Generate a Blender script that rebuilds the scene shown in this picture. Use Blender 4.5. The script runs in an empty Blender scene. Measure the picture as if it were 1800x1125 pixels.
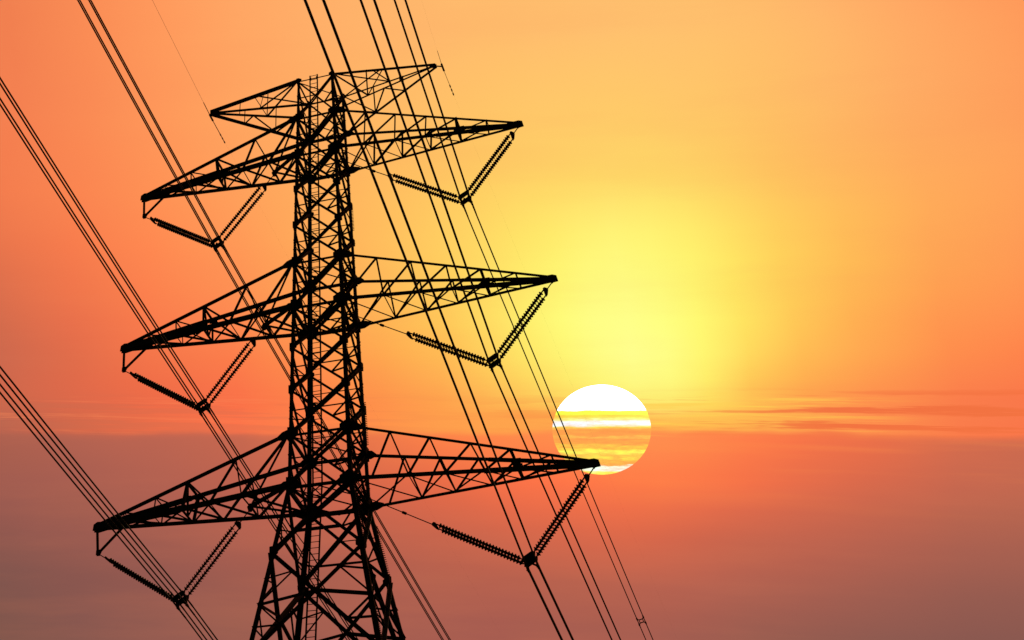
import bpy, bmesh, math, random
import numpy as np
from mathutils import Vector, Matrix

sc = bpy.context.scene
COL = sc.collection
random.seed(7)

# ------------------------------------------------------------------ camera
GZ = 32.15                                    # height of the lowest cross-arm above the ground
CAM = Vector((17.69194, -58.86965, GZ - 30.55204))
RIGHT = Vector((0.91192612, 0.40280181, 0.07836748))
FWD = Vector((-0.35387254, 0.6752427, 0.64716421))
UPV = Vector((0.20776185, -0.61789805, 0.75831195))
cd = bpy.data.cameras.new("camera")
cam = bpy.data.objects.new("camera", cd)
COL.objects.link(cam)
m = Matrix((RIGHT, UPV, -FWD)).transposed().to_4x4()
m.translation = CAM
cam.matrix_world = m
cd.sensor_width = 36.0
cd.lens = 36.0 * 2618.7937 / 1800.0
cd.shift_x = 0.398744                         # the picture is the lower right part of a larger frame
cd.shift_y = -0.201367
cd.clip_end = 60000
cd.clip_start = 0.5
sc.camera = cam

# ------------------------------------------------------------------ sky
# frame of the sky round the sun: right, towards the sun, up
SR = Vector((0.98775547, 0.13761895, -0.0734858))
SF = Vector((-0.08642111, 0.87482049, 0.47667652))
SU = Vector((0.12988661, -0.46448911, 0.8760019))
LATS = [18, 14.5, 11.5, 9, 7, 5.3, 3.8, 2.6, 1.6, 1.0, 0.4, 0.14, 0, -.12, -.24, -.4, -1.0, -1.8, -2.7, -3.7, -5.2, -6.8, -8.5]
SKY_TABLE = [
    (-26, [(240, 128, 80), (241, 127, 80), (245, 127, 80), (244, 125, 78), (231, 116, 77), (218, 110, 76), (207, 105, 77), (201, 104, 78), (203, 104, 77), (201, 103, 77), (185, 100, 79), (185, 100, 79), (185, 100, 79), (181, 99, 79), (174, 97, 79), (172, 96, 79), (167, 94, 79), (161, 92, 80), (153, 90, 79), (143, 88, 79), (130, 86, 78), (119, 83, 76), (115, 82, 75)]),
    (-22, [(241, 129, 80), (242, 128, 80), (245, 128, 80), (244, 125, 78), (232, 117, 76), (219, 110, 76), (209, 106, 76), (202, 104, 78), (204, 104, 77), (202, 103, 76), (186, 100, 79), (186, 100, 79), (186, 100, 79), (183, 99, 79), (174, 97, 79), (172, 96, 79), (168, 95, 79), (162, 93, 80), (153, 90, 80), (144, 88, 79), (131, 86, 78), (120, 83, 76), (115, 82, 75)]),
    (-19, [(250, 140, 85), (250, 140, 85), (251, 139, 84), (251, 134, 81), (247, 124, 77), (239, 117, 75), (231, 111, 75), (224, 108, 74), (223, 106, 74), (221, 105, 74), (215, 105, 74), (215, 105, 74), (215, 105, 74), (205, 103, 76), (185, 100, 80), (180, 99, 81), (175, 97, 81), (169, 95, 81), (161, 93, 80), (153, 90, 80), (140, 87, 79), (130, 85, 79), (126, 85, 78)]),
    (-16, [(255, 153, 93), (255, 154, 92), (255, 152, 90), (255, 146, 85), (255, 137, 81), (252, 129, 78), (248, 121, 75), (243, 115, 73), (240, 110, 72), (239, 108, 72), (239, 111, 73), (239, 111, 73), (239, 111, 73), (224, 108, 75), (195, 102, 80), (189, 101, 81), (185, 100, 81), (180, 98, 81), (172, 95, 81), (164, 93, 80), (151, 90, 80), (141, 88, 80), (137, 87, 80)]),
    (-13, [(255, 166, 101), (255, 166, 99), (255, 164, 95), (255, 159, 91), (255, 153, 87), (254, 144, 83), (254, 133, 79), (252, 124, 74), (250, 116, 73), (250, 113, 72), (252, 116, 74), (252, 116, 74), (252, 116, 74), (235, 112, 76), (204, 105, 79), (199, 104, 79), (196, 102, 79), (191, 100, 79), (184, 98, 80), (175, 95, 80), (161, 93, 80), (149, 91, 80), (145, 90, 80)]),
    (-10, [(255, 174, 106), (255, 175, 104), (255, 175, 99), (255, 174, 94), (255, 173, 91), (255, 167, 87), (255, 157, 82), (255, 145, 77), (254, 134, 74), (253, 129, 74), (255, 132, 75), (255, 132, 75), (255, 132, 75), (243, 125, 75), (222, 114, 76), (220, 113, 76), (215, 109, 76), (208, 104, 76), (197, 100, 78), (184, 97, 79), (168, 94, 79), (156, 91, 80), (152, 90, 80)]),
    (-7.5, [(255, 179, 108), (255, 181, 106), (255, 185, 101), (255, 188, 96), (255, 191, 94), (255, 188, 90), (255, 180, 84), (255, 167, 79), (254, 153, 76), (254, 147, 75), (255, 148, 75), (255, 148, 75), (255, 148, 75), (250, 139, 75), (241, 123, 74), (240, 122, 74), (233, 116, 74), (223, 107, 74), (207, 102, 76), (191, 98, 77), (174, 95, 79), (161, 91, 80), (157, 90, 80)]),
    (-5.5, [(255, 183, 109), (255, 185, 108), (255, 192, 103), (255, 198, 98), (255, 205, 97), (255, 206, 93), (255, 200, 89), (255, 187, 84), (255, 172, 80), (255, 164, 77), (255, 159, 76), (255, 159, 76), (255, 159, 76), (254, 148, 75), (253, 130, 73), (253, 129, 73), (246, 121, 73), (235, 110, 72), (217, 104, 74), (197, 99, 76), (178, 96, 78), (165, 92, 80), (160, 90, 80)]),
    (-4, [(255, 185, 110), (255, 188, 108), (255, 195, 103), (255, 205, 99), (255, 216, 100), (255, 222, 100), (255, 220, 99), (255, 210, 93), (255, 194, 86), (255, 182, 82), (255, 164, 76), (255, 164, 76), (255, 164, 76), (255, 152, 75), (255, 134, 74), (255, 133, 74), (250, 125, 73), (244, 113, 72), (224, 106, 74), (203, 101, 76), (181, 96, 78), (166, 92, 80), (161, 91, 80)]),
    (-2.7, [(255, 186, 110), (255, 189, 108), (255, 198, 104), (255, 209, 101), (255, 226, 103), (255, 236, 107), (255, 238, 109), (255, 232, 103), (255, 215, 94), (255, 200, 87), (255, 166, 76), (255, 166, 76), (255, 166, 76), (255, 152, 76), (255, 138, 75), (255, 137, 75), (253, 128, 74), (251, 115, 72), (231, 107, 73), (209, 102, 75), (183, 97, 78), (166, 93, 80), (162, 92, 80)]),
    (-1.4, [(255, 187, 110), (255, 190, 109), (255, 200, 105), (255, 213, 102), (255, 234, 107), (255, 247, 115), (255, 251, 121), (255, 247, 116), (255, 234, 105), (255, 218, 95), (255, 170, 77), (255, 170, 77), (255, 165, 77), (255, 148, 77), (255, 140, 77), (255, 140, 77), (255, 130, 75), (254, 117, 72), (235, 109, 73), (213, 103, 75), (184, 98, 78), (166, 93, 80), (162, 92, 80)]),
    (-0.2, [(255, 189, 111), (255, 191, 109), (255, 201, 105), (255, 216, 103), (255, 240, 114), (255, 252, 125), (255, 254, 133), (255, 253, 131), (255, 247, 118), (255, 234, 106), (255, 183, 82), (255, 174, 78), (255, 161, 78), (255, 143, 79), (255, 142, 79), (255, 142, 79), (255, 132, 76), (255, 120, 72), (238, 111, 73), (216, 104, 75), (185, 98, 78), (166, 93, 80), (162, 92, 80)]),
    (1, [(255, 190, 112), (255, 192, 110), (255, 202, 105), (255, 217, 104), (255, 243, 118), (255, 254, 129), (255, 255, 137), (255, 255, 141), (255, 253, 130), (255, 243, 116), (255, 190, 85), (255, 180, 79), (255, 156, 79), (255, 142, 80), (255, 142, 80), (255, 142, 80), (255, 134, 76), (255, 124, 72), (239, 112, 73), (217, 104, 74), (184, 98, 79), (165, 93, 80), (161, 92, 80)]),
    (2.2, [(255, 191, 112), (255, 193, 110), (255, 202, 105), (255, 217, 103), (255, 242, 115), (255, 253, 123), (255, 255, 129), (255, 254, 133), (255, 251, 124), (255, 241, 113), (255, 195, 85), (255, 187, 80), (255, 157, 79), (255, 140, 78), (255, 140, 78), (255, 140, 78), (255, 133, 76), (255, 124, 72), (236, 112, 73), (213, 103, 75), (182, 97, 79), (162, 93, 80), (159, 92, 80)]),
    (3.4, [(255, 192, 111), (255, 193, 110), (255, 200, 105), (255, 214, 102), (255, 236, 108), (255, 247, 112), (255, 249, 114), (255, 246, 112), (255, 237, 105), (255, 227, 97), (255, 195, 83), (255, 189, 80), (255, 166, 78), (255, 138, 76), (255, 135, 76), (255, 135, 76), (254, 129, 74), (252, 120, 72), (230, 109, 74), (206, 102, 76), (179, 97, 80), (157, 92, 80), (154, 92, 80)]),
    (4.8, [(255, 191, 110), (255, 192, 109), (255, 198, 104), (255, 207, 99), (255, 223, 100), (255, 231, 99), (255, 228, 97), (255, 217, 93), (255, 202, 87), (255, 192, 83), (255, 185, 80), (255, 184, 80), (255, 175, 79), (254, 139, 75), (254, 125, 73), (254, 125, 73), (250, 120, 73), (245, 114, 72), (221, 106, 75), (198, 101, 77), (173, 96, 80), (151, 92, 80), (149, 92, 80)]),
    (6.4, [(255, 188, 108), (255, 188, 107), (255, 193, 103), (255, 197, 96), (255, 207, 93), (255, 209, 90), (255, 202, 87), (255, 189, 84), (255, 174, 80), (255, 164, 77), (255, 168, 78), (255, 168, 79), (255, 168, 78), (253, 146, 76), (248, 119, 72), (248, 117, 72), (241, 114, 73), (232, 110, 74), (211, 104, 76), (191, 99, 78), (168, 95, 80), (146, 91, 80), (145, 91, 80)]),
    (8.4, [(255, 182, 106), (255, 181, 106), (255, 185, 103), (255, 186, 95), (255, 189, 89), (255, 187, 85), (255, 177, 82), (255, 168, 81), (255, 154, 78), (255, 144, 76), (255, 144, 76), (255, 144, 76), (255, 144, 76), (254, 141, 76), (242, 121, 73), (236, 111, 72), (228, 109, 74), (216, 106, 76), (199, 102, 77), (182, 98, 79), (161, 94, 80), (141, 90, 80), (141, 90, 80)]),
    (11, [(255, 170, 102), (255, 168, 100), (255, 173, 100), (255, 172, 93), (255, 170, 88), (255, 164, 83), (255, 153, 80), (255, 143, 77), (253, 132, 75), (251, 124, 74), (251, 124, 74), (251, 123, 74), (251, 123, 74), (251, 123, 74), (231, 115, 75), (213, 108, 77), (207, 106, 78), (199, 104, 79), (185, 101, 79), (171, 97, 80), (151, 92, 80), (136, 88, 80), (135, 88, 80)]),
    (15, [(255, 151, 88), (255, 150, 88), (255, 155, 90), (255, 159, 90), (255, 155, 87), (255, 147, 84), (255, 137, 80), (255, 126, 75), (252, 117, 72), (248, 112, 72), (248, 112, 72), (248, 112, 72), (248, 112, 72), (248, 112, 72), (223, 109, 76), (198, 106, 80), (195, 105, 80), (190, 104, 80), (178, 101, 80), (164, 96, 80), (146, 91, 80), (134, 88, 80), (134, 88, 80)]),
]
SUN_BANDS = [(1.0, [1.0, 1.0, 1.0]), (0.7215, [1.0, 1.0, 1.0]), (0.7025, [0.0, 0.227, 0.0]), (0.6392, [0.0, 0.323, 0.0]), (0.6076, [0.0, 0.571, 0.203]), (0.5886, [0.0, 0.571, 0.862]), (0.5506, [0.0, 0.571, 0.862]), (0.5253, [0.0, 0.394, 0.04]), (0.5, [0.0, 0.029, 0.003]), (0.4367, [0.0, 0.102, 0.001]), (0.4177, [0.0, 0.234, 0.019]), (0.3987, [0.0, 0.102, 0.001]), (0.3481, [0.0, 0.133, 0.001]), (0.3165, [0.0, 0.335, 0.005]), (0.2975, [0.0, 0.258, 0.0]), (0.2722, [0.0, 0.589, 0.022]), (0.2468, [0.0, 0.61, 0.042]), (0.2215, [0.0, 0.364, 0.014]), (0.1835, [0.0, 0.454, 0.016]), (0.1456, [0.0, 0.277, 0.008]), (0.1139, [0.0, 0.171, 0.009]), (0.1013, [0.0, 0.782, 0.675]), (0.0506, [0.0, 0.791, 0.738]), (0.0253, [0.0, 0.666, 0.049]), (0.0, [0.0, 0.654, 0.049])]


def lin(rgb):
    o = []
    for a in rgb:
        a = a / 255
        o.append(a / 12.92 if a <= .04045 else ((a + .055) / 1.055) ** 2.4)
    return o

class NT:
    def __init__(s, tree):
        s.t = tree; s.n = tree.nodes; s.l = tree.links
    def put(s, sock, v):
        if isinstance(v, bpy.types.NodeSocket): s.l.new(v, sock)
        else: sock.default_value = v
    def math(s, op, a, b=0.0, c=0.0, clamp=False):
        n = s.n.new('ShaderNodeMath'); n.operation = op; n.use_clamp = clamp
        for k, v in enumerate((a, b, c)): s.put(n.inputs[k], v)
        return n.outputs[0]
    def dot(s, a, v):
        n = s.n.new('ShaderNodeVectorMath'); n.operation = 'DOT_PRODUCT'
        s.l.new(a, n.inputs[0]); n.inputs[1].default_value = v
        return n.outputs['Value']
    def comb(s, x, y, z):
        n = s.n.new('ShaderNodeCombineXYZ')
        for k, v in enumerate((x, y, z)): s.put(n.inputs[k], v)
        return n.outputs[0]
    def noise(s, vec, scale, detail=3.0, rough=.5):
        n = s.n.new('ShaderNodeTexNoise'); s.l.new(vec, n.inputs['Vector'])
        n.inputs['Scale'].default_value = scale; n.inputs['Detail'].default_value = detail
        n.inputs['Roughness'].default_value = rough
        return n.outputs['Fac']
    def mix(s, f, a, b, mode='MIX'):
        n = s.n.new('ShaderNodeMix'); n.data_type = 'RGBA'; n.blend_type = mode
        s.put(n.inputs['Factor'], f); s.put(n.inputs['A'], a); s.put(n.inputs['B'], b)
        return n.outputs['Result']
    def ramp(s, f, stops, mode='LINEAR'):
        n = s.n.new('ShaderNodeValToRGB'); cr = n.color_ramp; cr.interpolation = mode
        stops = sorted(stops)
        while len(cr.elements) < len(stops): cr.elements.new(0.5)
        for k, (p, c) in enumerate(stops):
            cr.elements[k].position = p
        for k, (p, c) in enumerate(stops):
            cr.elements[k].position = p; cr.elements[k].color = (*c, 1)
        s.put(n.inputs[0], f)
        return n.outputs[0]
    def smooth(s, v, lo, hi):
        n = s.n.new('ShaderNodeMapRange'); n.interpolation_type = 'SMOOTHSTEP'
        s.put(n.inputs['Value'], v); n.inputs['From Min'].default_value = lo; n.inputs['From Max'].default_value = hi
        return n.outputs[0]

def build_world():
    w = bpy.data.worlds.new("World"); sc.world = w; w.use_nodes = True
    t = NT(w.node_tree); t.n.clear()
    tc = t.n.new('ShaderNodeTexCoord').outputs['Generated']
    x = t.dot(tc, SR); y = t.dot(tc, SF); z = t.dot(tc, SU)
    lon = t.math('DEGREES', t.math('ARCTAN2', x, y))
    lat = t.math('DEGREES', t.math('ARCSINE', z))
    # gentle unevenness of the haze, and layered streaks near the sun's height
    soft = t.noise(t.comb(t.math('MULTIPLY', lon, .05), t.math('MULTIPLY', lat, .11), 0.0), 1.0, 3.0, .55)
    lon2 = t.math('ADD', lon, t.math('MULTIPLY', t.math('SUBTRACT', soft, .5), 3.0))
    latn = t.math('ADD', t.math('ADD', lat, t.math('MULTIPLY', lon, .018)), 0.0)
    layers = t.noise(t.comb(t.math('MULTIPLY', lon, .10), t.math('MULTIPLY', latn, 3.1), 3.0), 1.0, 5.0, .66)
    edge = t.noise(t.comb(t.math('MULTIPLY', lon, .22), t.math('MULTIPLY', lat, .5), 9.0), 1.0, 3.0, .55)
    near = t.math('SUBTRACT', 1.0, t.smooth(t.math('ABSOLUTE', t.math('ADD', lat, .2)), .3, 3.0))
    lat2 = t.math('ADD', lat, t.math('MULTIPLY', t.math('SUBTRACT', edge, .5), t.math('ADD', t.math('MULTIPLY', near, .35), .15)))
    lat2 = t.math('ADD', lat2, t.math('MULTIPLY', t.math('SUBTRACT', soft, .5), t.math('MULTIPLY', t.math('ABSOLUTE', lat), .12)))
    lo, hi = LATS[-1], LATS[0]
    f = t.math('DIVIDE', t.math('SUBTRACT', lat2, lo), hi - lo, clamp=True)
    col = None; prev = None
    for l0, cs in SKY_TABLE:
        r = t.ramp(f, [((la - lo) / (hi - lo), lin(c)) for la, c in zip(LATS, cs)])
        if col is None: col = r
        else:
            k = t.math('DIVIDE', t.math('SUBTRACT', lon2, prev), l0 - prev, clamp=True)
            col = t.mix(k, col, r)
        prev = l0
    # thin streaks of darker cloud either side of the sun
    band = t.math('MULTIPLY', t.smooth(lat, -.35, .1), t.math('SUBTRACT', 1.0, t.smooth(lat, .9, 1.5)))
    streak = t.math('MULTIPLY', t.smooth(layers, .49, .57), band)
    side = t.math('ADD', t.math('MULTIPLY', t.smooth(lon, 1.5, 8), .70), t.math('MULTIPLY', t.smooth(lon, -8, 0), .25))
    col = t.mix(t.math('MULTIPLY', streak, side), col, (*lin((242, 112, 62)), 1))
    bright = t.math('MULTIPLY', t.math('SUBTRACT', 1.0, t.smooth(layers, .36, .47)), band)
    warm = t.math('MULTIPLY', t.smooth(lon, -1, 2), t.math('SUBTRACT', 1.0, t.smooth(lon, 5, 11)))
    col = t.mix(t.math('MULTIPLY', t.math('MULTIPLY', bright, warm), .75), col, (1.0, .66, .09, 1))
    pink = t.math('SUBTRACT', 1.0, t.smooth(lon, -12, -4))
    col = t.mix(t.math('MULTIPLY', t.math('MULTIPLY', bright, pink), .35), col, (1.0, .26, .10, 1))
    col = t.mix(t.math('MULTIPLY', t.math('MULTIPLY', streak, pink), .25), col, (.55, .15, .08, 1))
    low = t.math('MULTIPLY', t.smooth(lat, -3.2, -.6), t.math('SUBTRACT', 1.0, t.smooth(lat, -.5, -.1)))
    lay2 = t.noise(t.comb(t.math('MULTIPLY', lon, .07), t.math('MULTIPLY', latn, 1.3), 21.0), 1.0, 3.0, .5)
    col = t.mix(t.math('MULTIPLY', t.math('MULTIPLY', t.smooth(lay2, .48, .66), low), t.math('MULTIPLY', t.smooth(lon, -3, 3), .35)), col, (1.0, .27, .07, 1))
    veil = t.noise(t.comb(t.math('MULTIPLY', lon, .045), t.math('MULTIPLY', lat, .35), 33.0), 1.0, 5.0, .6)
    col = t.mix(t.math('MULTIPLY', t.smooth(veil, .42, .7), .10), col, (.9, .25, .10, 1))
    # away from the sunset the sky is the dim evening one
    sky = t.n.new('ShaderNodeTexSky'); sky.sky_type = 'NISHITA'; sky.sun_disc = False
    sky.sun_elevation = math.radians(3.0); sky.sun_rotation = math.atan2(SF.x, SF.y)
    sky.air_density = 2.0; sky.dust_density = 4.0
    bg1 = t.n.new('ShaderNodeBackground'); t.l.new(sky.outputs[0], bg1.inputs[0]); bg1.inputs[1].default_value = 0.05
    bg2 = t.n.new('ShaderNodeBackground'); t.l.new(col, bg2.inputs[0]); bg2.inputs[1].default_value = 1.0
    ms = t.n.new('ShaderNodeMixShader')
    t.l.new(t.smooth(y, .45, .85), ms.inputs[0]); t.l.new(bg1.outputs[0], ms.inputs[1]); t.l.new(bg2.outputs[0], ms.inputs[2])
    o = t.n.new('ShaderNodeOutputWorld'); t.l.new(ms.outputs[0], o.inputs[0])
build_world()

# ------------------------------------------------------------------ sun lamp, exposure
ld = bpy.data.lights.new("sun_lamp", 'SUN'); ld.energy = 1.0; ld.angle = math.radians(.5); ld.color = (1, .62, .3)
lo_ = bpy.data.objects.new("sun_lamp", ld); COL.objects.link(lo_)
lo_.rotation_euler = SF.to_track_quat('Z', 'Y').to_euler()
sc.view_settings.view_transform = 'Standard'; sc.view_settings.look = 'None'
sc.view_settings.exposure = 0; sc.view_settings.gamma = 1
sc.view_settings.use_curve_mapping = False

# ------------------------------------------------------------------ materials
def mat(name, col, rough, spec=.3, metal=0.0, var=.4, scale=3.0, bump=0.0):
    m = bpy.data.materials.new(name); m.use_nodes = True
    t = NT(m.node_tree); b = t.n['Principled BSDF']
    tc = t.n.new('ShaderNodeTexCoord').outputs['Object']
    n = t.noise(tc, scale, 5.0, .6)
    t.l.new(t.mix(n, (*[c * (1 - var) for c in col], 1), (*[c * (1 + var) for c in col], 1)), b.inputs['Base Color'])
    b.inputs['Roughness'].default_value = rough; b.inputs['Metallic'].default_value = metal
    b.inputs['Specular IOR Level'].default_value = spec
    if bump:
        bn = t.n.new('ShaderNodeBump'); bn.inputs['Strength'].default_value = bump; t.l.new(n, bn.inputs['Height']); t.l.new(bn.outputs[0], b.inputs['Normal'])
    return m
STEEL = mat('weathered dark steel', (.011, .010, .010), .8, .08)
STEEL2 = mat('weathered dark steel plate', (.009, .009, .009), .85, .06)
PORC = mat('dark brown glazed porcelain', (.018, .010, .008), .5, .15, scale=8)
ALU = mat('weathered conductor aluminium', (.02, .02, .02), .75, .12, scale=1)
CONC = mat('pier concrete', (.3, .29, .27), .9, .3, scale=6, bump=.3)
GRASS = mat('dry field', (.07, .075, .035), .95, .1, scale=.05, var=.5)

# ------------------------------------------------------------------ helpers
def tag(o, label=None, cat=None, group=None, kind=None):
    if label: o['label'] = label
    if cat: o['category'] = cat
    if group: o['group'] = group
    if kind: o['kind'] = kind
    return o
def obj(name, bm, m, parent=None, smooth=False):
    me = bpy.data.meshes.new(name); bm.to_mesh(me); bm.free(); me.materials.append(m)
    if smooth:
        for p in me.polygons: p.use_smooth = True
    o = bpy.data.objects.new(name, me); COL.objects.link(o)
    if parent is not None:
        o.parent = parent
        if parent.type == 'EMPTY': o.matrix_parent_inverse = Matrix.Translation(-parent.location)
    return o
def empty(name, loc=(0, 0, 0)):
    o = bpy.data.objects.new(name, None); o.empty_display_size = .3; o.location = loc; COL.objects.link(o); return o
def frame(a, b, ref):
    d = (b - a).normalized(); r = Vector(ref)
    u = r - d * r.dot(d)
    if u.length < .05: r = Vector((.3, .9, .1)); u = r - d * r.dot(d)
    u.normalize(); return d, u, d.cross(u)
def prism(bm, a, b, prof, ref):
    a = Vector(a); b = Vector(b); d, u, v = frame(a, b, ref)
    A = [bm.verts.new(a + u * p[0] + v * p[1]) for p in prof]
    B = [bm.verts.new(b + u * p[0] + v * p[1]) for p in prof]
    n = len(prof)
    for i in range(n): bm.faces.new((A[i], A[(i+1) % n], B[(i+1) % n], B[i]))
    bm.faces.new(A[::-1]); bm.faces.new(B)
def angle(bm, a, b, s, ref=(0, 0, 1)):         # rolled steel L section
    t = max(.012, s * .14); h = s * .5
    prism(bm, a, b, [(-h, -h), (h, -h), (h, -h + t), (-h + t, -h + t), (-h + t, h), (-h, h)], ref)
def bar(bm, a, b, w, h, ref=(0, 0, 1)):
    prism(bm, a, b, [(-w/2, -h/2), (w/2, -h/2), (w/2, h/2), (-w/2, h/2)], ref)
def rod(bm, a, b, r, n=8):
    prism(bm, a, b, [(r*math.cos(k*math.tau/n), r*math.sin(k*math.tau/n)) for k in range(n)], (.2, .3, 1))
def tube(bm, pts, r, n=6):
    rings = []; pts = [Vector(p) for p in pts]
    for i, p in enumerate(pts):
        a = pts[max(i-1, 0)]; b = pts[min(i+1, len(pts)-1)]; d, u, v = frame(a, b, (0, 0, 1))
        rings.append([bm.verts.new(p + u*r*math.cos(k*math.tau/n) + v*r*math.sin(k*math.tau/n)) for k in range(n)])
    for A, B in zip(rings, rings[1:]):
        for k in range(n): bm.faces.new((A[k], A[(k+1) % n], B[(k+1) % n], B[k]))
    bm.faces.new(rings[0][::-1]); bm.faces.new(rings[-1])
def poly_plate(bm, pts, nrm, th):
    nrm = Vector(nrm).normalized() * th / 2
    A = [bm.verts.new(Vector(p) + nrm) for p in pts]; B = [bm.verts.new(Vector(p) - nrm) for p in pts]
    n = len(pts); bm.faces.new(A); bm.faces.new(B[::-1])
    for i in range(n): bm.faces.new((A[(i+1) % n], A[i], B[i], B[(i+1) % n]))
def disc_string(bm, a, b, pitch=.138, R=.113):
    a = Vector(a); b = Vector(b); L = (b-a).length; d, u, v = frame(a, b, (0, 1, 0)); n = 12
    cnt = int(L / pitch); p = L / cnt; prof = []
    for k in range(cnt):
        s = k * p
        prof += [(s, .055), (s + p*.30, .06), (s + p*.36, R*.75), (s + p*.50, R), (s + p*.60, R*.96), (s + p*.64, R*.5), (s + p*.7, .03)]
    prof = [(0, .02)] + prof + [(L, .03)]
    prev = None
    for s, r in prof:
        ring = [bm.verts.new(a + d*s + u*r*math.cos(k*math.tau/n) + v*r*math.sin(k*math.tau/n)) for k in range(n)]
        if prev:
            for k in range(n): bm.faces.new((prev[k], prev[(k+1) % n], ring[(k+1) % n], ring[k]))
        prev = ring

# ------------------------------------------------------------------ ground
bm = bmesh.new()
N = 96
rs = [0, 20, 50, 90, 150, 250, 500, 1000, 2500, 6000, 14000, 26000]
rings = []
for r in rs:
    if r == 0: rings.append([bm.verts.new((0, 0, 0))]); continue
    rings.append([bm.verts.new((r*math.cos(k*math.tau/N), r*math.sin(k*math.tau/N), 0.0)) for k in range(N)])
for k in range(N): bm.faces.new((rings[0][0], rings[1][k], rings[1][(k+1) % N]))
for A, B in zip(rings[1:], rings[2:]):
    for k in range(N): bm.faces.new((A[k], B[k], B[(k+1) % N], A[(k+1) % N]))
tag(obj('ground', bm, GRASS), 'flat dry field under the power line', kind='structure')

# ------------------------------------------------------------------ the sun
def build_sun():
    D = 9000.0; q = SF * D
    e1 = SR * .02928 * D; e2 = (SR * .001806 + SU * .027443) * D; e3 = SF * .0284 * D
    bm = bmesh.new(); bmesh.ops.create_uvsphere(bm, u_segments=96, v_segments=48, radius=1.0)
    for v in bm.verts:
        c = v.co.copy(); v.co = Vector((c.x * .02928 * D + c.z * .001806 * D, c.y * .0284 * D, c.z * .027443 * D))
    m = bpy.data.materials.new('setting sun behind cloud bands'); m.use_nodes = True
    t = NT(m.node_tree); t.n.clear()
    tc = t.n.new('ShaderNodeTexCoord').outputs['Object']
    s = t.n.new('ShaderNodeSeparateXYZ'); t.l.new(tc, s.inputs[0])
    R = .027443 * D
    zz = t.math('DIVIDE', s.outputs[2], 2 * R); xx = t.math('DIVIDE', s.outputs[0], 2 * R)
    w1 = t.noise(t.comb(t.math('MULTIPLY', xx, 2.2), t.math('MULTIPLY', zz, 5.0), 0.0), 1.0, 4.0, .6)
    w2 = t.noise(t.comb(t.math('MULTIPLY', xx, 3.4), t.math('MULTIPLY', zz, 46.0), 4.0), 1.0, 4.0, .65)
    f = t.math('ADD', t.math('ADD', zz, .5), t.math('ADD', t.math('MULTIPLY', t.math('SUBTRACT', w1, .5), .06), t.math('MULTIPLY', t.math('SUBTRACT', w2, .5), t.math('ADD', .04, t.math('MULTIPLY', t.math('SUBTRACT', 1.0, t.smooth(zz, -.3, .2)), .07)))))
    col = t.ramp(f, [(p, c) for p, c in SUN_BANDS])
    pat = t.noise(t.comb(t.math('MULTIPLY', xx, 5.0), t.math('MULTIPLY', zz, 22.0), 8.0), 1.0, 5.0, .7)
    em = t.n.new('ShaderNodeEmission'); t.l.new(col, em.inputs[0])
    t.put(em.inputs[1], t.math('ADD', t.math('ADD', .5, t.math('MULTIPLY', t.smooth(zz, .15, .2), 4.0)), t.math('MULTIPLY', t.smooth(pat, .25, .75), 1.0)))
    tr = t.n.new('ShaderNodeBsdfTransparent'); ad = t.n.new('ShaderNodeAddShader')
    t.l.new(em.outputs[0], ad.inputs[0]); t.l.new(tr.outputs[0], ad.inputs[1])
    g = t.n.new('ShaderNodeNewGeometry'); mx = t.n.new('ShaderNodeMixShader')
    t.l.new(g.outputs['Backfacing'], mx.inputs[0]); t.l.new(ad.outputs[0], mx.inputs[1]); t.l.new(tr.outputs[0], mx.inputs[2])
    o = t.n.new('ShaderNodeOutputMaterial'); t.l.new(mx.outputs[0], o.inputs[0])
    me_o = obj('sun', bm, m, smooth=True)
    mw = Matrix((SR, SF, SU)).transposed().to_4x4(); mw.translation = CAM + q - SR * .000365 * D
    me_o.matrix_world = mw
    tag(me_o, 'huge white and yellow setting sun crossed by thin orange cloud bands', 'sun')
build_sun()

# ------------------------------------------------------------------ the tower
L0, L1, L2, M1, M2, B1, B2 = 24.064, 21.423, 18.885, 11.995, 9.404, 2.535, 0.0
WB = 1.4565
def W(z): return WB + (1 - WB) * z / L0 if z >= 0 else WB - .169 * z
def P(sx, sy, z): w = W(z); return Vector((sx * w, sy * w, z + GZ))
CORN = [(-1, -1), (1, -1), (1, 1), (-1, 1)]
tower = empty('transmission_tower', (0, 0, 0))
tag(tower, 'tall black steel lattice transmission tower with stacked cross-arms', 'transmission tower')
C1, D1 = -3.27, -8.06
E1, F1 = -15.0, -23.5
BASE = -GZ + .35

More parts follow.
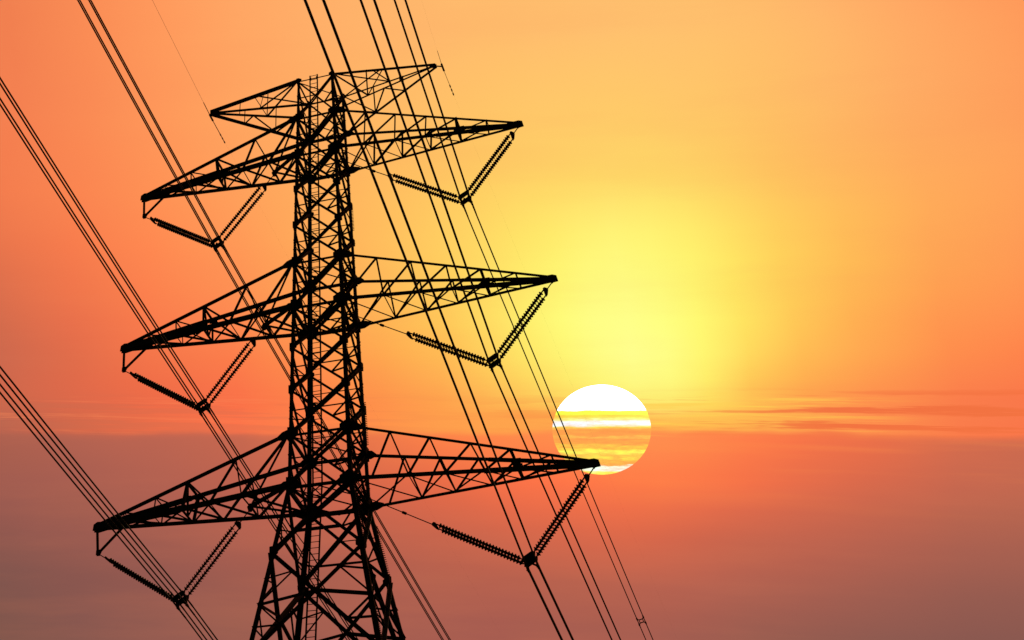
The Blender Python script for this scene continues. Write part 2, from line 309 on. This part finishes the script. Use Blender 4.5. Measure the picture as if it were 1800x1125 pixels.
# legs with gusset lumps and step bolts
for (sx, sy) in CORN:
    bm = bmesh.new()
    for za, zb, s in ((L0 + .12, M1, .14), (M1, B2, .17), (B2, C1, .20), (C1, D1, .21), (D1, BASE, .22)):
        a = P(sx, sy, za); b = P(sx, sy, zb)
        d, u, v = frame(a, b, (-sx, 0, 0)); t = .03
        # L section with its heel on the outer corner
        hx = Vector((-sx, 0, 0)); hy = Vector((0, -sy, 0))
        A = [a, a + hx*s, a + hx*s + hy*t, a + hx*t + hy*t, a + hx*t + hy*s, a + hy*s]
        B = [p - a + b for p in A]
        VA = [bm.verts.new(p) for p in A]; VB = [bm.verts.new(p) for p in B]
        for i in range(6):
            q = (VA[i], VA[(i+1) % 6], VB[(i+1) % 6], VB[i]); bm.faces.new(q)
        bm.faces.new(VA); bm.faces.new(VB[::-1])
        # splice cover
        bar(bm, b + Vector((-sx*.07, -sy*.07, .25)), b + Vector((-sx*.07, -sy*.07, -.25)), s*.95, s*.95, (1, 0, 0))
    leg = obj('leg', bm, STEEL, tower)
    if sx > 0:
        for zt_, zb_ in (((10.6, 9), (8.2, 5.6), (3.4, 1), (-.3, -3), (-6.5, -14)) if sy < 0 else ((16.6, 15), (5.2, 3.0), (-.9, -3.2), (-9, -16))):
            bm = bmesh.new(); z = zt_
            while z > zb_:
                p = P(sx, sy, z); rod(bm, p - Vector((.03, 0, 0)), p + Vector((.085, 0, 0)), .018, 5); z -= .09
            bar(bm, P(sx, sy, zt_), P(sx, sy, zb_), .02, .02, (1, 0, 0))
            obj('step_bolts', bm, STEEL, leg)

FACES = [((-1, -1), (1, -1)), ((1, -1), (1, 1)), ((1, 1), (-1, 1)), ((-1, 1), (-1, -1))]
def lerp(a, b, t): return a + (b - a) * t
def xpanel(bm, A, B, z1, z2, s, red=.06, q=.27):
    nx = Vector(((A[1]-B[1]) and 1 or 0, (A[0]-B[0]) and 1 or 0, 0)); 
    mid = Vector(((A[0]+B[0]) / 2, (A[1]+B[1]) / 2, 0)).normalized()
    inn = -mid * (s * .9)
    a1, b1, a2, b2 = P(*A, z1), P(*B, z1), P(*A, z2), P(*B, z2)
    rise = (A == (-1, -1) or A == (1, -1))     # which diagonal of this face is the heavier one
    for p, r, off, hv in ((a1, b2, inn, not rise), (b1, a2, -inn * .2, rise)):
        angle(bm, p + off, r + off, s * ((1.5 if A[1] == B[1] and z1 < L0 else 1.1) if hv else .85), mid)
    for top, bot in ((a1, b2), (b1, a2)):
        leg = B if bot is b2 else A
        Q = lerp(bot, top, q)
        h = z1 - z2
        for fr in (.33, .60): angle(bm, Q, P(*leg, z2 + h * fr), red, mid)
def bigpanel(bm, A, B, z1, z2, s, zl):
    mid = Vector(((A[0]+B[0]) / 2, (A[1]+B[1]) / 2, 0)).normalized(); inn = -mid * (s * .9)
    a1, b1, a2, b2 = P(*A, z1), P(*B, z1), P(*A, z2), P(*B, z2)
    for p, r, off in ((a1, b2, inn), (b1, a2, -inn * .2)): angle(bm, p + off, r + off, s, mid)
    w1, w2 = W(z1), W(z2); k = w1 / (w1 + w2); X = lerp(a1, b2, k)
    for leg, top, bot in ((A, a1, a2), (B, b1, b2)):
        J = P(*leg, zl); angle(bm, X, J, s * .75, mid)
        oth_top = b1 if leg is A else a1
        # upper half of the diagonal that starts on this leg, lower half of the one that ends on it
        Qu = lerp(top, X, .5); angle(bm, Qu, J, .07, mid)
        angle(bm, Qu, P(*leg, z1 + (zl - z1) * .52), .07, mid)
        Ql = lerp(X, bot, .5); angle(bm, Ql, J, .07, mid); angle(bm, Ql, P(*leg, zl + (z2 - zl) * .42), .08, mid)
def seg(z1, z2, n): return [(lerp(z1, z2, i / n), lerp(z1, z2, (i + 1) / n)) for i in range(n)]
panels = [(L0, L1, .09)] + [(L1, L2, .11)] + [(a, b, .115) for a, b in seg(L2, M1, 3)] + [(M1, M2, .11)] + \
         [(a, b, .11) for a, b in seg(M2, B1, 3)] + [(B1, B2, .12)] + [(B2, C1, .15)]
for A, B in FACES:
    for z1, z2, s in panels:
        bm = bmesh.new(); xpanel(bm, A, B, z1, z2, s)
        mid = Vector(((A[0]+B[0]) / 2, (A[1]+B[1]) / 2, 0)).normalized()
        # light horizontal through the crossing
        k = W(z1) / (W(z1) + W(z2)); zc = lerp(z1, z2, k)
        angle(bm, P(*A, zc), lerp(P(*A, zc), P(*B, zc), .5), .045, mid)
        if z1 - z2 < 2.4: angle(bm, lerp(P(*A, zc), P(*B, zc), .5), P(*B, zc), .045, mid)
        if z2 == C1:
            zq = lerp(z1, z2, .72)
            angle(bm, lerp(P(*A, zq), P(*B, zq), .22), lerp(P(*A, zq), P(*B, zq), .78), .11, mid)
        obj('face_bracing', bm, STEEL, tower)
    for z1, z2, s, zl in ((C1, D1, .17, -5.68), (D1, E1, .19, -11.7), (E1, F1, .2, -19.4), (F1, BASE, .2, -28)):
        bm = bmesh.new(); bigpanel(bm, A, B, z1, z2, s, zl)
        obj('face_bracing', bm, STEEL, tower)
# horizontal rings with plan bracing
for z, s in ((L0, .07), (L1, .13), (L2, .14), (M1, .12), (M2, .15), (B1, .12), (B2, .16), (D1, .10)):
    bm = bmesh.new(); dz = Vector((0, 0, -s * .6))
    for A, B in FACES: angle(bm, P(*A, z) + dz, P(*B, z) + dz, s)
    for i, (A, B) in enumerate((((-1, -1), (1, 1)), ((1, -1), (-1, 1)))):
        if z == D1: continue
        o = Vector((0, 0, -s * .6 - (.12 if i else .02))); angle(bm, P(*A, z) + o, P(*B, z) + o, .12 if (z in (L1, L2, M2, B2) and i) else .07)
    if z in (L2, M2, B2):
        for k in range(4):
            a = lerp(P(*FACES[k][0], z), P(*FACES[k][1], z), .5); b = lerp(P(*FACES[(k+1) % 4][0], z), P(*FACES[(k+1) % 4][1], z), .5)
            angle(bm, a - Vector((0, 0, .2)), b - Vector((0, 0, .2)), .06)
    obj('horizontal_frame', bm, STEEL, tower)
# gusset plates at the leg nodes
nodes = [(L0, .26), (L1, .40), (L2, .5), (M1, .46), (M2, .56), (B1, .5), (B2, .6)] + [(b, .30) for a, b in seg(L2, M1, 3)[:2]] + [(b, .32) for a, b in seg(M2, B1, 3)[:2]] + [(C1, .36), (D1, .4)]
for z, s0 in nodes:
    for sx, sy in CORN:
        s = s0
        s *= .75 if (sy > 0 and z > L2 + .1) else 1.0
        bm = bmesh.new(); c = P(sx, sy, z); g = s * .5
        o = Vector((0, sy * .03, 0))
        poly_plate(bm, [c + o + Vector((-sx * s * .9, 0, g * .5)), c + o + Vector((-sx * s * .3, 0, g * 1.25)), c + o + Vector((sx * .06, 0, g * 1.25)),
                        c + o + Vector((sx * .06, 0, -g * 1.35)), c + o + Vector((-sx * s * .35, 0, -g * 1.35)), c + o + Vector((-sx * s * .9, 0, -g * .5))], (0, 1, 0), .03)
        o = Vector((sx * .03, 0, 0))
        poly_plate(bm, [c + o + Vector((0, -sy * s * .9, g * .5)), c + o + Vector((0, -sy * s * .3, g * 1.25)), c + o + Vector((0, 0, g * 1.25)),
                        c + o + Vector((0, 0, -g * 1.35)), c + o + Vector((0, -sy * s * .35, -g * 1.35)), c + o + Vector((0, -sy * s * .9, -g * .5))], (1, 0, 0), .03)
        obj('gusset_plate', bm, STEEL2, tower)
# footings
for sx, sy in CORN:
    bm = bmesh.new(); c = P(sx, sy, BASE); c.z = 0
    ret = bmesh.ops.create_cone(bm, cap_ends=True, segments=24, radius1=.75, radius2=.6, depth=.75)
    for v in ret['verts']: v.co += c + Vector((0, 0, .2))
    obj('footing', bm, CONC, tower)
# ladder on the near face
bm = bmesh.new()
def lad(z, x): return Vector((x, -W(z) + .10, z + GZ))
zs = [L0 + .28, 0, BASE]
for dx in (-.205, .205):
    for a, b in zip(zs, zs[1:]): bar(bm, lad(a, -.12 + dx), lad(b, -.12 + dx), .065, .04, (1, 0, 0))
z = L0 + .24
while z > BASE:
    rod(bm, lad(z, -.325), lad(z, .085), .016, 6); z -= .29
for x in (-.30, .06): rod(bm, lad(L0 - .05, x) , lad(L0 + .12, x), .05, 8)
obj('ladder', bm, STEEL, tower)

# cross-arms
ARMS = [('earth wire', L0, L1, 6.341, 23.997), ('upper', L1, L2, 10.176, 18.877), ('middle', M1, M2, 10.730, 9.418), ('lower', B1, B2, 11.385, -.051)]
TRIM = [((.05, .05), (-.03, -.05)), ((-.02, .08), (.05, -.07)), ((-.10, .03), (.08, -.02)), ((-.11, -.11), (.06, .10))]   # the arms are not quite alike
def arm(k, side):
    nm, zt, zb, X, ztip = ARMS[k]
    dX, dz = TRIM[k][side > 0]; X += dX; ztip += dz
    c0 = {(tb, nf): P(side, nf, zt if tb else zb) for tb in (0, 1) for nf in (-1, 1)}
    tip = Vector((side * X, 0, ztip + GZ))
    tp = {(tb, nf): tip + Vector((0, nf * .05, .06 if tb else -.05)) for tb in (0, 1) for nf in (-1, 1)}
    def Q(tb, nf, t): return lerp(c0[tb, nf], tp[tb, nf], t)
    if k == 0: T = [.17, .33, .48, .65]; B = [.17, .33, .48, .65]
    elif side > 0:
        T = [.172, .338, .507, .668, .828]
        B = {1: [.154, .324, .492, .67, .826], 2: [.195, .362, .523, .685, .838], 3: [.238, .392, .556, .69, .84]}[k]
    else:
        T = [.265, .515, .683, .85]
        B = {1: [.17, .336, .495, .676, .85], 2: [.188, .356, .508, .674, .845], 3: [.228, .391, .535, .688, .85]}[k]
    bm = bmesh.new(); up = (0, 0, 1); A = lambda a, b, s: angle(bm, a, b, s, up)
    if k == 0 and side > 0: A = lambda a, b, s: angle(bm, a, b, s * 1.4, up)
    th = .045 if k == 0 else .072
    for nf in (-1, 1):
        if k == 0:
            A(Q(1, nf, .33), Q(0, nf, .33), .055); A(Q(1, nf, .65), Q(0, nf, .65), .05)
            A(Q(1, nf, 0), Q(0, nf, .33), .07 if nf < 0 else .05)
            if nf < 0: A(Q(0, nf, .33), Q(1, nf, .49), .04)
        elif side > 0:
            Bz = [.085 if k == 3 else 0.0] + B
            for i, t in enumerate(T):
                A(Q(1, nf, t), Q(0, nf, B[i]), th if i < 3 else .08)
                A(Q(0, nf, Bz[i]), Q(1, nf, t), .108 if i < 4 else .08)
        else:
            A(Q(1, nf, 0), Q(0, nf, B[0]), .10)
            A(Q(0, nf, B[0]), Q(1, nf, T[0]), .07); A(Q(1, nf, T[0]), Q(0, nf, B[1]), .09)
            A(Q(0, nf, B[1]), Q(1, nf, T[1]), .09); A(Q(1, nf, T[1]), Q(0, nf, B[2]), .10)
            A(Q(1, nf, T[2]), Q(0, nf, B[2]), .07); A(Q(1, nf, T[2]), Q(0, nf, B[3]), .05)
            A(Q(1, nf, T[3]), Q(0, nf, B[3]), .07); A(Q(1, nf, T[3]), Q(0, nf, B[4]), .05)
    # bottom face lacing
    Bz = [0.0] + B
    for i in range(len(Bz) - 1):
        if k == 0:
            if i < 3: A(Q(0, 1 if i % 2 else -1, (0, .33, .49)[i]), Q(0, -1 if i % 2 else 1, (.33, .49, .65)[i]), .06)
            continue
        A(Q(0, -1, Bz[i]) - Vector((0, 0, .04)), Q(0, 1, Bz[i+1]) - Vector((0, 0, .04)), .06)
        A(Q(0, 1, Bz[i]) + Vector((0, 0, .05)), Q(0, -1, Bz[i+1]) + Vector((0, 0, .05)), .085 if k else .05)
        if k: A(Q(0, -1, Bz[i+1]), Q(0, 1, Bz[i+1]), .05)
    if k == 0:
        A(Q(1, -1, 0), Q(1, 1, .5), .065); A(Q(1, 1, 0), Q(1, -1, .47), .06)
        A(Q(1, 1, .5), Q(1, -1, .38), .035)
    else:
        # only a few members across the top of an arm
        A(Q(1, -1, T[-2]), Q(1, 1, T[-2]), .07); A(Q(1, -1, T[-1]), Q(1, 1, T[-1]), .05)
        if side < 0: A(Q(1, -1, T[1]), Q(1, 1, T[1]), .09)
    a = obj('cross_arm', bm, STEEL, tower)
    # chords
    sizes = {(1, -1): .125, (1, 1): .155, (0, -1): .19, (0, 1): .135} if k else {(1, -1): .16, (1, 1): .095, (0, -1): .095, (0, 1): .14}
    for key, s in sizes.items():
        bm = bmesh.new(); angle(bm, c0[key], tp[key], s, up)
        if k and key in ((0, -1), (1, 1)): angle(bm, Q(*key, .55), tp[key], s * 1.25, up)
        g = .62 if (k and key in ((0, 1), (1, -1))) else .42
        d = (tp[key] - c0[key]).normalized(); n = Vector((0, 1, 0)); u = n.cross(d).normalized(); c = c0[key]
        if k: poly_plate(bm, [c - d * .08 + u * .2, c + d * g * .45 + u * .2, c + d * g + u * .06, c + d * g - u * .06, c + d * g * .45 - u * .2, c - d * .08 - u * .2], n, .07)
        obj('chord', bm, STEEL, a)
    # heavy cross frame two thirds out (half way on the left arms)
    if k:
        bm = bmesh.new(); t = T[3] if side > 0 else T[1]; tb = B[3] if side > 0 else B[2]
        angle(bm, Q(1, -1, t), Q(0, -1, tb), .13, up); angle(bm, Q(1, 1, t), Q(0, 1, tb), .12, up)
        angle(bm, Q(1, -1, t), lerp(Q(0, -1, tb), Q(0, 1, tb), .5), .11, up); angle(bm, Q(0, -1, tb), Q(0, 1, tb), .13, up)
        angle(bm, Q(1, 1, t), lerp(Q(0, -1, tb), Q(0, 1, tb), .5), .09, up); angle(bm, Q(1, -1, t) - Vector((0, 0, .06)), Q(1, 1, t) - Vector((0, 0, .06)), .11, up)
        poly_plate(bm, [Q(0, -1, tb) + Vector(v) for v in ((-.22, -.05, -.1), (.22, -.05, -.1), (.2, -.05, .16), (-.2, -.05, .16))], (0, 1, 0), .025)
        poly_plate(bm, [Q(1, 1, t) + Vector(v) for v in ((-.2, .05, -.18), (.2, .05, -.18), (.22, .05, .08), (-.22, .05, .08))], (0, 1, 0), .025)
        obj('cross_frame', bm, STEEL, a)
    # end plate
    bm = bmesh.new(); e = .62 if k else .3; f = 1.0 if side > 0 else 1.45
    if k:
        for yy in (-.09, .09):
            o = tip + Vector((0, yy, 0))
            poly_plate(bm, [o + Vector((side * -e, 0, .13 * f)), o + Vector((side * -.05, 0, .16 * f)), o + Vector((side * .13, 0, .08 * f)), o + Vector((side * .16, 0, -.13 * f)),
                            o + Vector((side * -.1, 0, -.16 * f)), o + Vector((side * -e, 0, -.09 * f))], (0, 1, 0), .025)
        bar(bm, tip + Vector((side * -e * .9, 0, .11)), tip + Vector((side * .1, 0, .09)), .16, .03, (0, 1, 0))
    else:
        poly_plate(bm, [tip + Vector((-side * e * 1.2, 0, .06)), tip + Vector((side * .05, 0, .05)), tip + Vector((side * .07, 0, -.22)), tip + Vector((-side * .1, 0, -.2)), tip + Vector((-side * e, 0, -.05))], (0, 1, 0), .05)
    obj('end_plate', bm, STEEL2, a)
    if k and side < 0:
        bm = bmesh.new(); hp = HANG[k]; j = lerp(Q(0, -1, .85), Q(0, 1, .85), .5)
        bar(bm, tip + Vector((.03, 0, -.05)), hp, .11, .09, (0, 1, 0)); bar(bm, j, hp + Vector((.05, 0, .03)), .10, .08, (0, 1, 0))
        for yy in (-.05, .05):
            poly_plate(bm, [hp + Vector((-.07, yy, .14)), hp + Vector((.2, yy, .17)), hp + Vector((.09, yy, -.1)), hp + Vector((-.07, yy, -.1))], (0, 1, 0), .02)
            poly_plate(bm, [j + Vector((-.22, yy, .12)), j + Vector((.22, yy, .12)), j + Vector((.1, yy, -.18)), j + Vector((-.15, yy, -.14))], (0, 1, 0), .02)
        bar(bm, tip + Vector((.1, 0, -.2)), j + Vector((-.1, 0, 0)), .06, .06, (0, 1, 0))
        obj('hanger_bracket', bm, STEEL, a)
        bm = bmesh.new(); H = INH[k]; z0 = ARMS[k][2]
        for p, s in ((P(-1, -1, z0), .14), (P(-1, 1, z0), .08), (Q(0, -1, B[0]), .08), (Q(0, 1, B[0]), .08), (Q(1, -1, 0), .07)): angle(bm, p, H, s, up)
        for yy in (-.06, .06): poly_plate(bm, [H + Vector(v) for v in ((-.16, yy, -.04), (-.03, yy, .13), (.16, yy, .04), (.03, yy, -.24), (-.1, yy, -.24))], (0, 1, 0), .02)
        obj('inner_bracket', bm, STEEL, a)
HANG = {1: Vector((-10.06, 0, 17.66 + GZ)), 2: Vector((-10.55, 0, 8.17 + GZ)), 3: Vector((-11.11, 0, -1.46 + GZ))}
INH = {1: Vector((-2.62, 0, 18.9 + GZ)), 2: Vector((-3.09, 0, 9.44 + GZ)), 3: Vector((-3.67, 0, -.03 + GZ))}
for k in range(4):
    for side in (-1, 1): arm(k, side)

# ------------------------------------------------------------------ conductors
PH = {'A': (-5.704, 14.84, 'left', 'top', 1), 'B': (-6.125, 5.312, 'left', 'middle', 2), 'C': (-6.828, -4.16, 'left', 'bottom', 3),
      'D': (7.192, 14.713, 'right', 'top', 1), 'E': (7.757, 5.397, 'right', 'middle', 2), 'F': (8.361, -3.993, 'right', 'bottom', 3)}
AZN, SN, CN = math.radians(2.69), .012, .00037
AZF, SFA, CF = math.radians(1.80), .138, .00039
TILT = .24
def off(ox, oz):
    c, s = math.cos(TILT), math.sin(TILT)
    return Vector((ox * c - oz * s, 0, ox * s + oz * c))
def wire_pts(x, z, o):
    pts = []
    base = Vector((x, 0, z + GZ)) + o
    for t in list(range(160, 40, -10)) + list(range(40, 0, -4)):
        pts.append(base + Vector((t * math.sin(AZN), -t * math.cos(AZN), -SN * t + CN * t * t)))
    pts.append(base)
    for t in list(range(4, 40, 4)) + list(range(40, 360, 10)):
        pts.append(base + Vector((t * math.sin(AZF), t * math.cos(AZF), -SFA * t + CF * t * t)))
    return pts
BB = .212
for key, (x, z, sd, lev, k) in PH.items():
    for ox, a in ((-BB, 'outer' if sd == 'left' else 'inner'), (BB, 'inner' if sd == 'left' else 'outer')):
        for oz, b in ((BB * .95, 'upper'), (-BB * .95, 'lower')):
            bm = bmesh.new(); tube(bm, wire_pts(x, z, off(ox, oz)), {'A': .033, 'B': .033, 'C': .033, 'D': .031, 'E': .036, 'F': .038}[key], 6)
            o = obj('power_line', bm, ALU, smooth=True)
            tag(o, '%s %s wire of the four-wire bundle hung from the %s %s cross-arm' % (b, a, lev, sd), 'power line', 'conductors of the %s %s bundle' % (lev, sd))
    # suspension yoke with clamps
    c = Vector((x, 0, z + GZ)); y0 = empty('suspension_yoke', c)
    tag(y0, 'black yoke plate and clamps where the %s %s insulator pair meets the wires' % (lev, sd), 'yoke plate', 'yokes holding the wire bundles')
    bm = bmesh.new()
    for yy in (-.24, .24):
        poly_plate(bm, [c + off(*w) + Vector((0, yy, 0)) for w in ((-.32, .07), (-.24, .24), (.20, .37), (.33, .29), (.28, .14), (.05, .06), (-.2, -.02))], (0, 1, 0), .03)
    bar(bm, c + off(-.22, .12) - Vector((0, .28, 0)), c + off(-.22, .12) + Vector((0, .28, 0)), .06, .05, (0, 0, 1))
    bar(bm, c + off(.22, .24) - Vector((0, .28, 0)), c + off(.22, .24) + Vector((0, .28, 0)), .06, .05, (0, 0, 1))
    obj('plate', bm, STEEL2, y0)
    bm = bmesh.new()
    bar(bm, c + off(-.02, .16), c + off(-BB, -.22), .075, .06, (0, 1, 0)); bar(bm, c + off(-.1, .1), c + off(BB, -.2), .075, .06, (0, 1, 0))
    bar(bm, c + off(.24, .25), c + off(BB + .01, -.2), .075, .06, (0, 1, 0)); bar(bm, c + off(-.24, .12), c + off(-BB - .01, -.2), .075, .06, (0, 1, 0))
    obj('hanger', bm, STEEL, y0)
    for ox in (-BB, BB):
        for oz in (BB * .95, -BB * .95):
            bm = bmesh.new(); p = c + off(ox, oz)
            a1 = Vector((.016, -.34, .0)); a2 = Vector((.011, .34, -.047))
            rod(bm, p + a1 * .5, p + a2 * .5, .055, 8); rod(bm, p + a1 * 2.2, p + a2 * 2.6, .038, 8)
            bar(bm, p - off(0, .03), p - off(0, .09), .06, .16, (1, 0, 0)); rod(bm, p - off(.07, .02), p + off(.07, -.02), .025, 6)
            obj('clamp', bm, STEEL2, y0)
    # the two insulator pairs of the V
    pl = c + off(-.24, .14); pr = c + off(.24, .27)
    if sd == 'left':
        outer_att = HANG[k]; inner_att = INH[k] + Vector((.0, 0, -.1)); Lo, Li = .66, .80
        ends = [('outer', pl, outer_att, .66), ('inner', pr, inner_att, {1: .95, 2: .98, 3: .95}[k])]
    else:
        out_att = Vector((ARMS[k][3] + TRIM[k][1][0] - .07, 0, ARMS[k][4] + TRIM[k][1][1] + GZ - .15)); in_att = Vector(({1: 1.12, 2: 1.28, 3: 1.45}[k], 0, GZ + ARMS[k][2] - .15))
        ends = [('outer', pr, out_att, .62), ('inner', pl, in_att, {1: 2.95, 2: 3.2, 3: 3.62}[k])]
    for which, p, att, gap in ends:
        d = (att - p).normalized(); L = (att - p).length; yk = att - d * gap; s0 = p + d * .13
        e = empty('insulator_string', p)
        tag(e, '%s double insulator string of the %s V on the %s side of the tower' % (which, lev, sd), 'insulator', 'insulator strings of the tower')
        for yy in (-.24, .24):
            bm = bmesh.new(); oy = Vector((0, yy, 0))
            disc_string(bm, s0 + oy, yk - d * .22 + oy)
            rod(bm, yk + oy, yk - d * .24 + oy, .03, 6); rod(bm, p + oy, s0 + oy, .03, 6)
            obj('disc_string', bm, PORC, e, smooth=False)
        bm = bmesh.new(); n = d.cross(Vector((0, 1, 0))).normalized()
        poly_plate(bm, [yk + Vector((0, -.33, 0)) - d * .07, yk + Vector((0, .33, 0)) - d * .07, yk + Vector((0, .3, 0)) + d * .04, yk + d * .17 + Vector((0, .06, 0)), yk + d * .17 - Vector((0, .06, 0)), yk + Vector((0, -.3, 0)) + d * .04], n, .06)
        obj('yoke', bm, STEEL2, e)
        bm = bmesh.new(); rod(bm, yk + d * .1, att, .024, 6)
        if gap > 2:
            q = att - d * (gap - 1.05 if gap < 3.2 else gap - 1.5); rod(bm, q - d * .09, q + d * .09, .065, 6); rod(bm, q + Vector((0, -.1, 0)), q + Vector((0, .1, 0)), .03, 6)
        rod(bm, att - d * .1, att + d * .05, .05, 6)
        obj('link_rod', bm, STEEL, e)

# spacer on the far side of the upper right bundle
x, z = PH['D'][:2]; t = 40.7
c = Vector((x, 0, z + GZ)) + Vector((t * math.sin(AZF), t * math.cos(AZF), -SFA * t + CF * t * t))
bm = bmesh.new()
cn = [c + off(a * BB, b * BB * .95) for a, b in ((-1, -1), (1, -1), (1, 1), (-1, 1))]
ci = [c + off(a * BB * .55, b * BB * .5) for a, b in ((-1, -1), (1, -1), (1, 1), (-1, 1))]
for i in range(4):
    bar(bm, ci[i], ci[(i+1) % 4], .05, .05, (0, 1, 0)); bar(bm, ci[i], cn[i], .05, .05, (0, 1, 0)); rod(bm, cn[i] - Vector((0, .15, 0)), cn[i] + Vector((0, .15, 0)), .05, 6)
tag(obj('bundle_spacer', bm, STEEL2), 'small square spacer clamped across the top right wires far below the sun', 'spacer')

# earth wires and their clamps
for side, nm in ((-1, 'left'), (1, 'right')):
    tip = Vector((side * 6.341, 0, 23.997 + GZ)) + Vector((side * (.06 if side < 0 else .32), 0, -.28 if side > 0 else -.22))
    pts = []
    for t in list(range(160, 40, -10)) + list(range(40, 0, -4)): pts.append(tip + Vector((t * math.sin(AZN), -t * math.cos(AZN), -.01 * t + .0003 * t * t)))
    pts.append(tip)
    for t in list(range(4, 40, 4)) + list(range(40, 360, 10)): pts.append(tip + Vector((t * math.sin(AZF), t * math.cos(AZF), -.11 * t + .00031 * t * t)))
    bm = bmesh.new(); cut = 17; tube(bm, pts[:cut + 6], .007 if side < 0 else .001, 5); tube(bm, pts[cut + 5:], .001, 5)
    tag(obj('earth_wire', bm, ALU, smooth=True), 'hair-thin earth wire over the tip of the topmost %s arm' % nm, 'earth wire', 'earth wires of the line')
    e = empty('earth_wire_clamp', tip)
    tag(e, 'small suspension clamp with armour rods under the topmost %s arm tip' % nm, 'wire clamp', 'earth wire clamps')
    bm = bmesh.new(); at = Vector((side * 6.37, 0, 23.85 + GZ))
    rod(bm, at, tip + Vector((0, 0, .02)), .035, 6); rod(bm, tip + Vector((.01, -.22, 0)), tip + Vector((.01, .3, -.03)), .055, 8)
    obj('clamp', bm, STEEL2, e)
    bm = bmesh.new()
    tube(bm, [tip + Vector((t * .047, -t, -.01 * t)) for t in (1.3, .6, 0)] + [tip + Vector((t * .03, t, -.11 * t)) for t in (.6, 1.4, 2.1)], .021 if side < 0 else .013, 6)
    for t in (1.45, 1.75, 2.05):
        p = tip + Vector((t * .03, t, -.11 * t)); rod(bm, p + Vector((0, -.08, .01)), p + Vector((0, .08, -.01)), .034, 6)
    obj('armour_rods', bm, ALU, e)
for o in list(COL.objects):
    if o.type == 'MESH':
        bm = bmesh.new(); bm.from_mesh(o.data); bmesh.ops.recalc_face_normals(bm, faces=bm.faces); bm.to_mesh(o.data); bm.free()
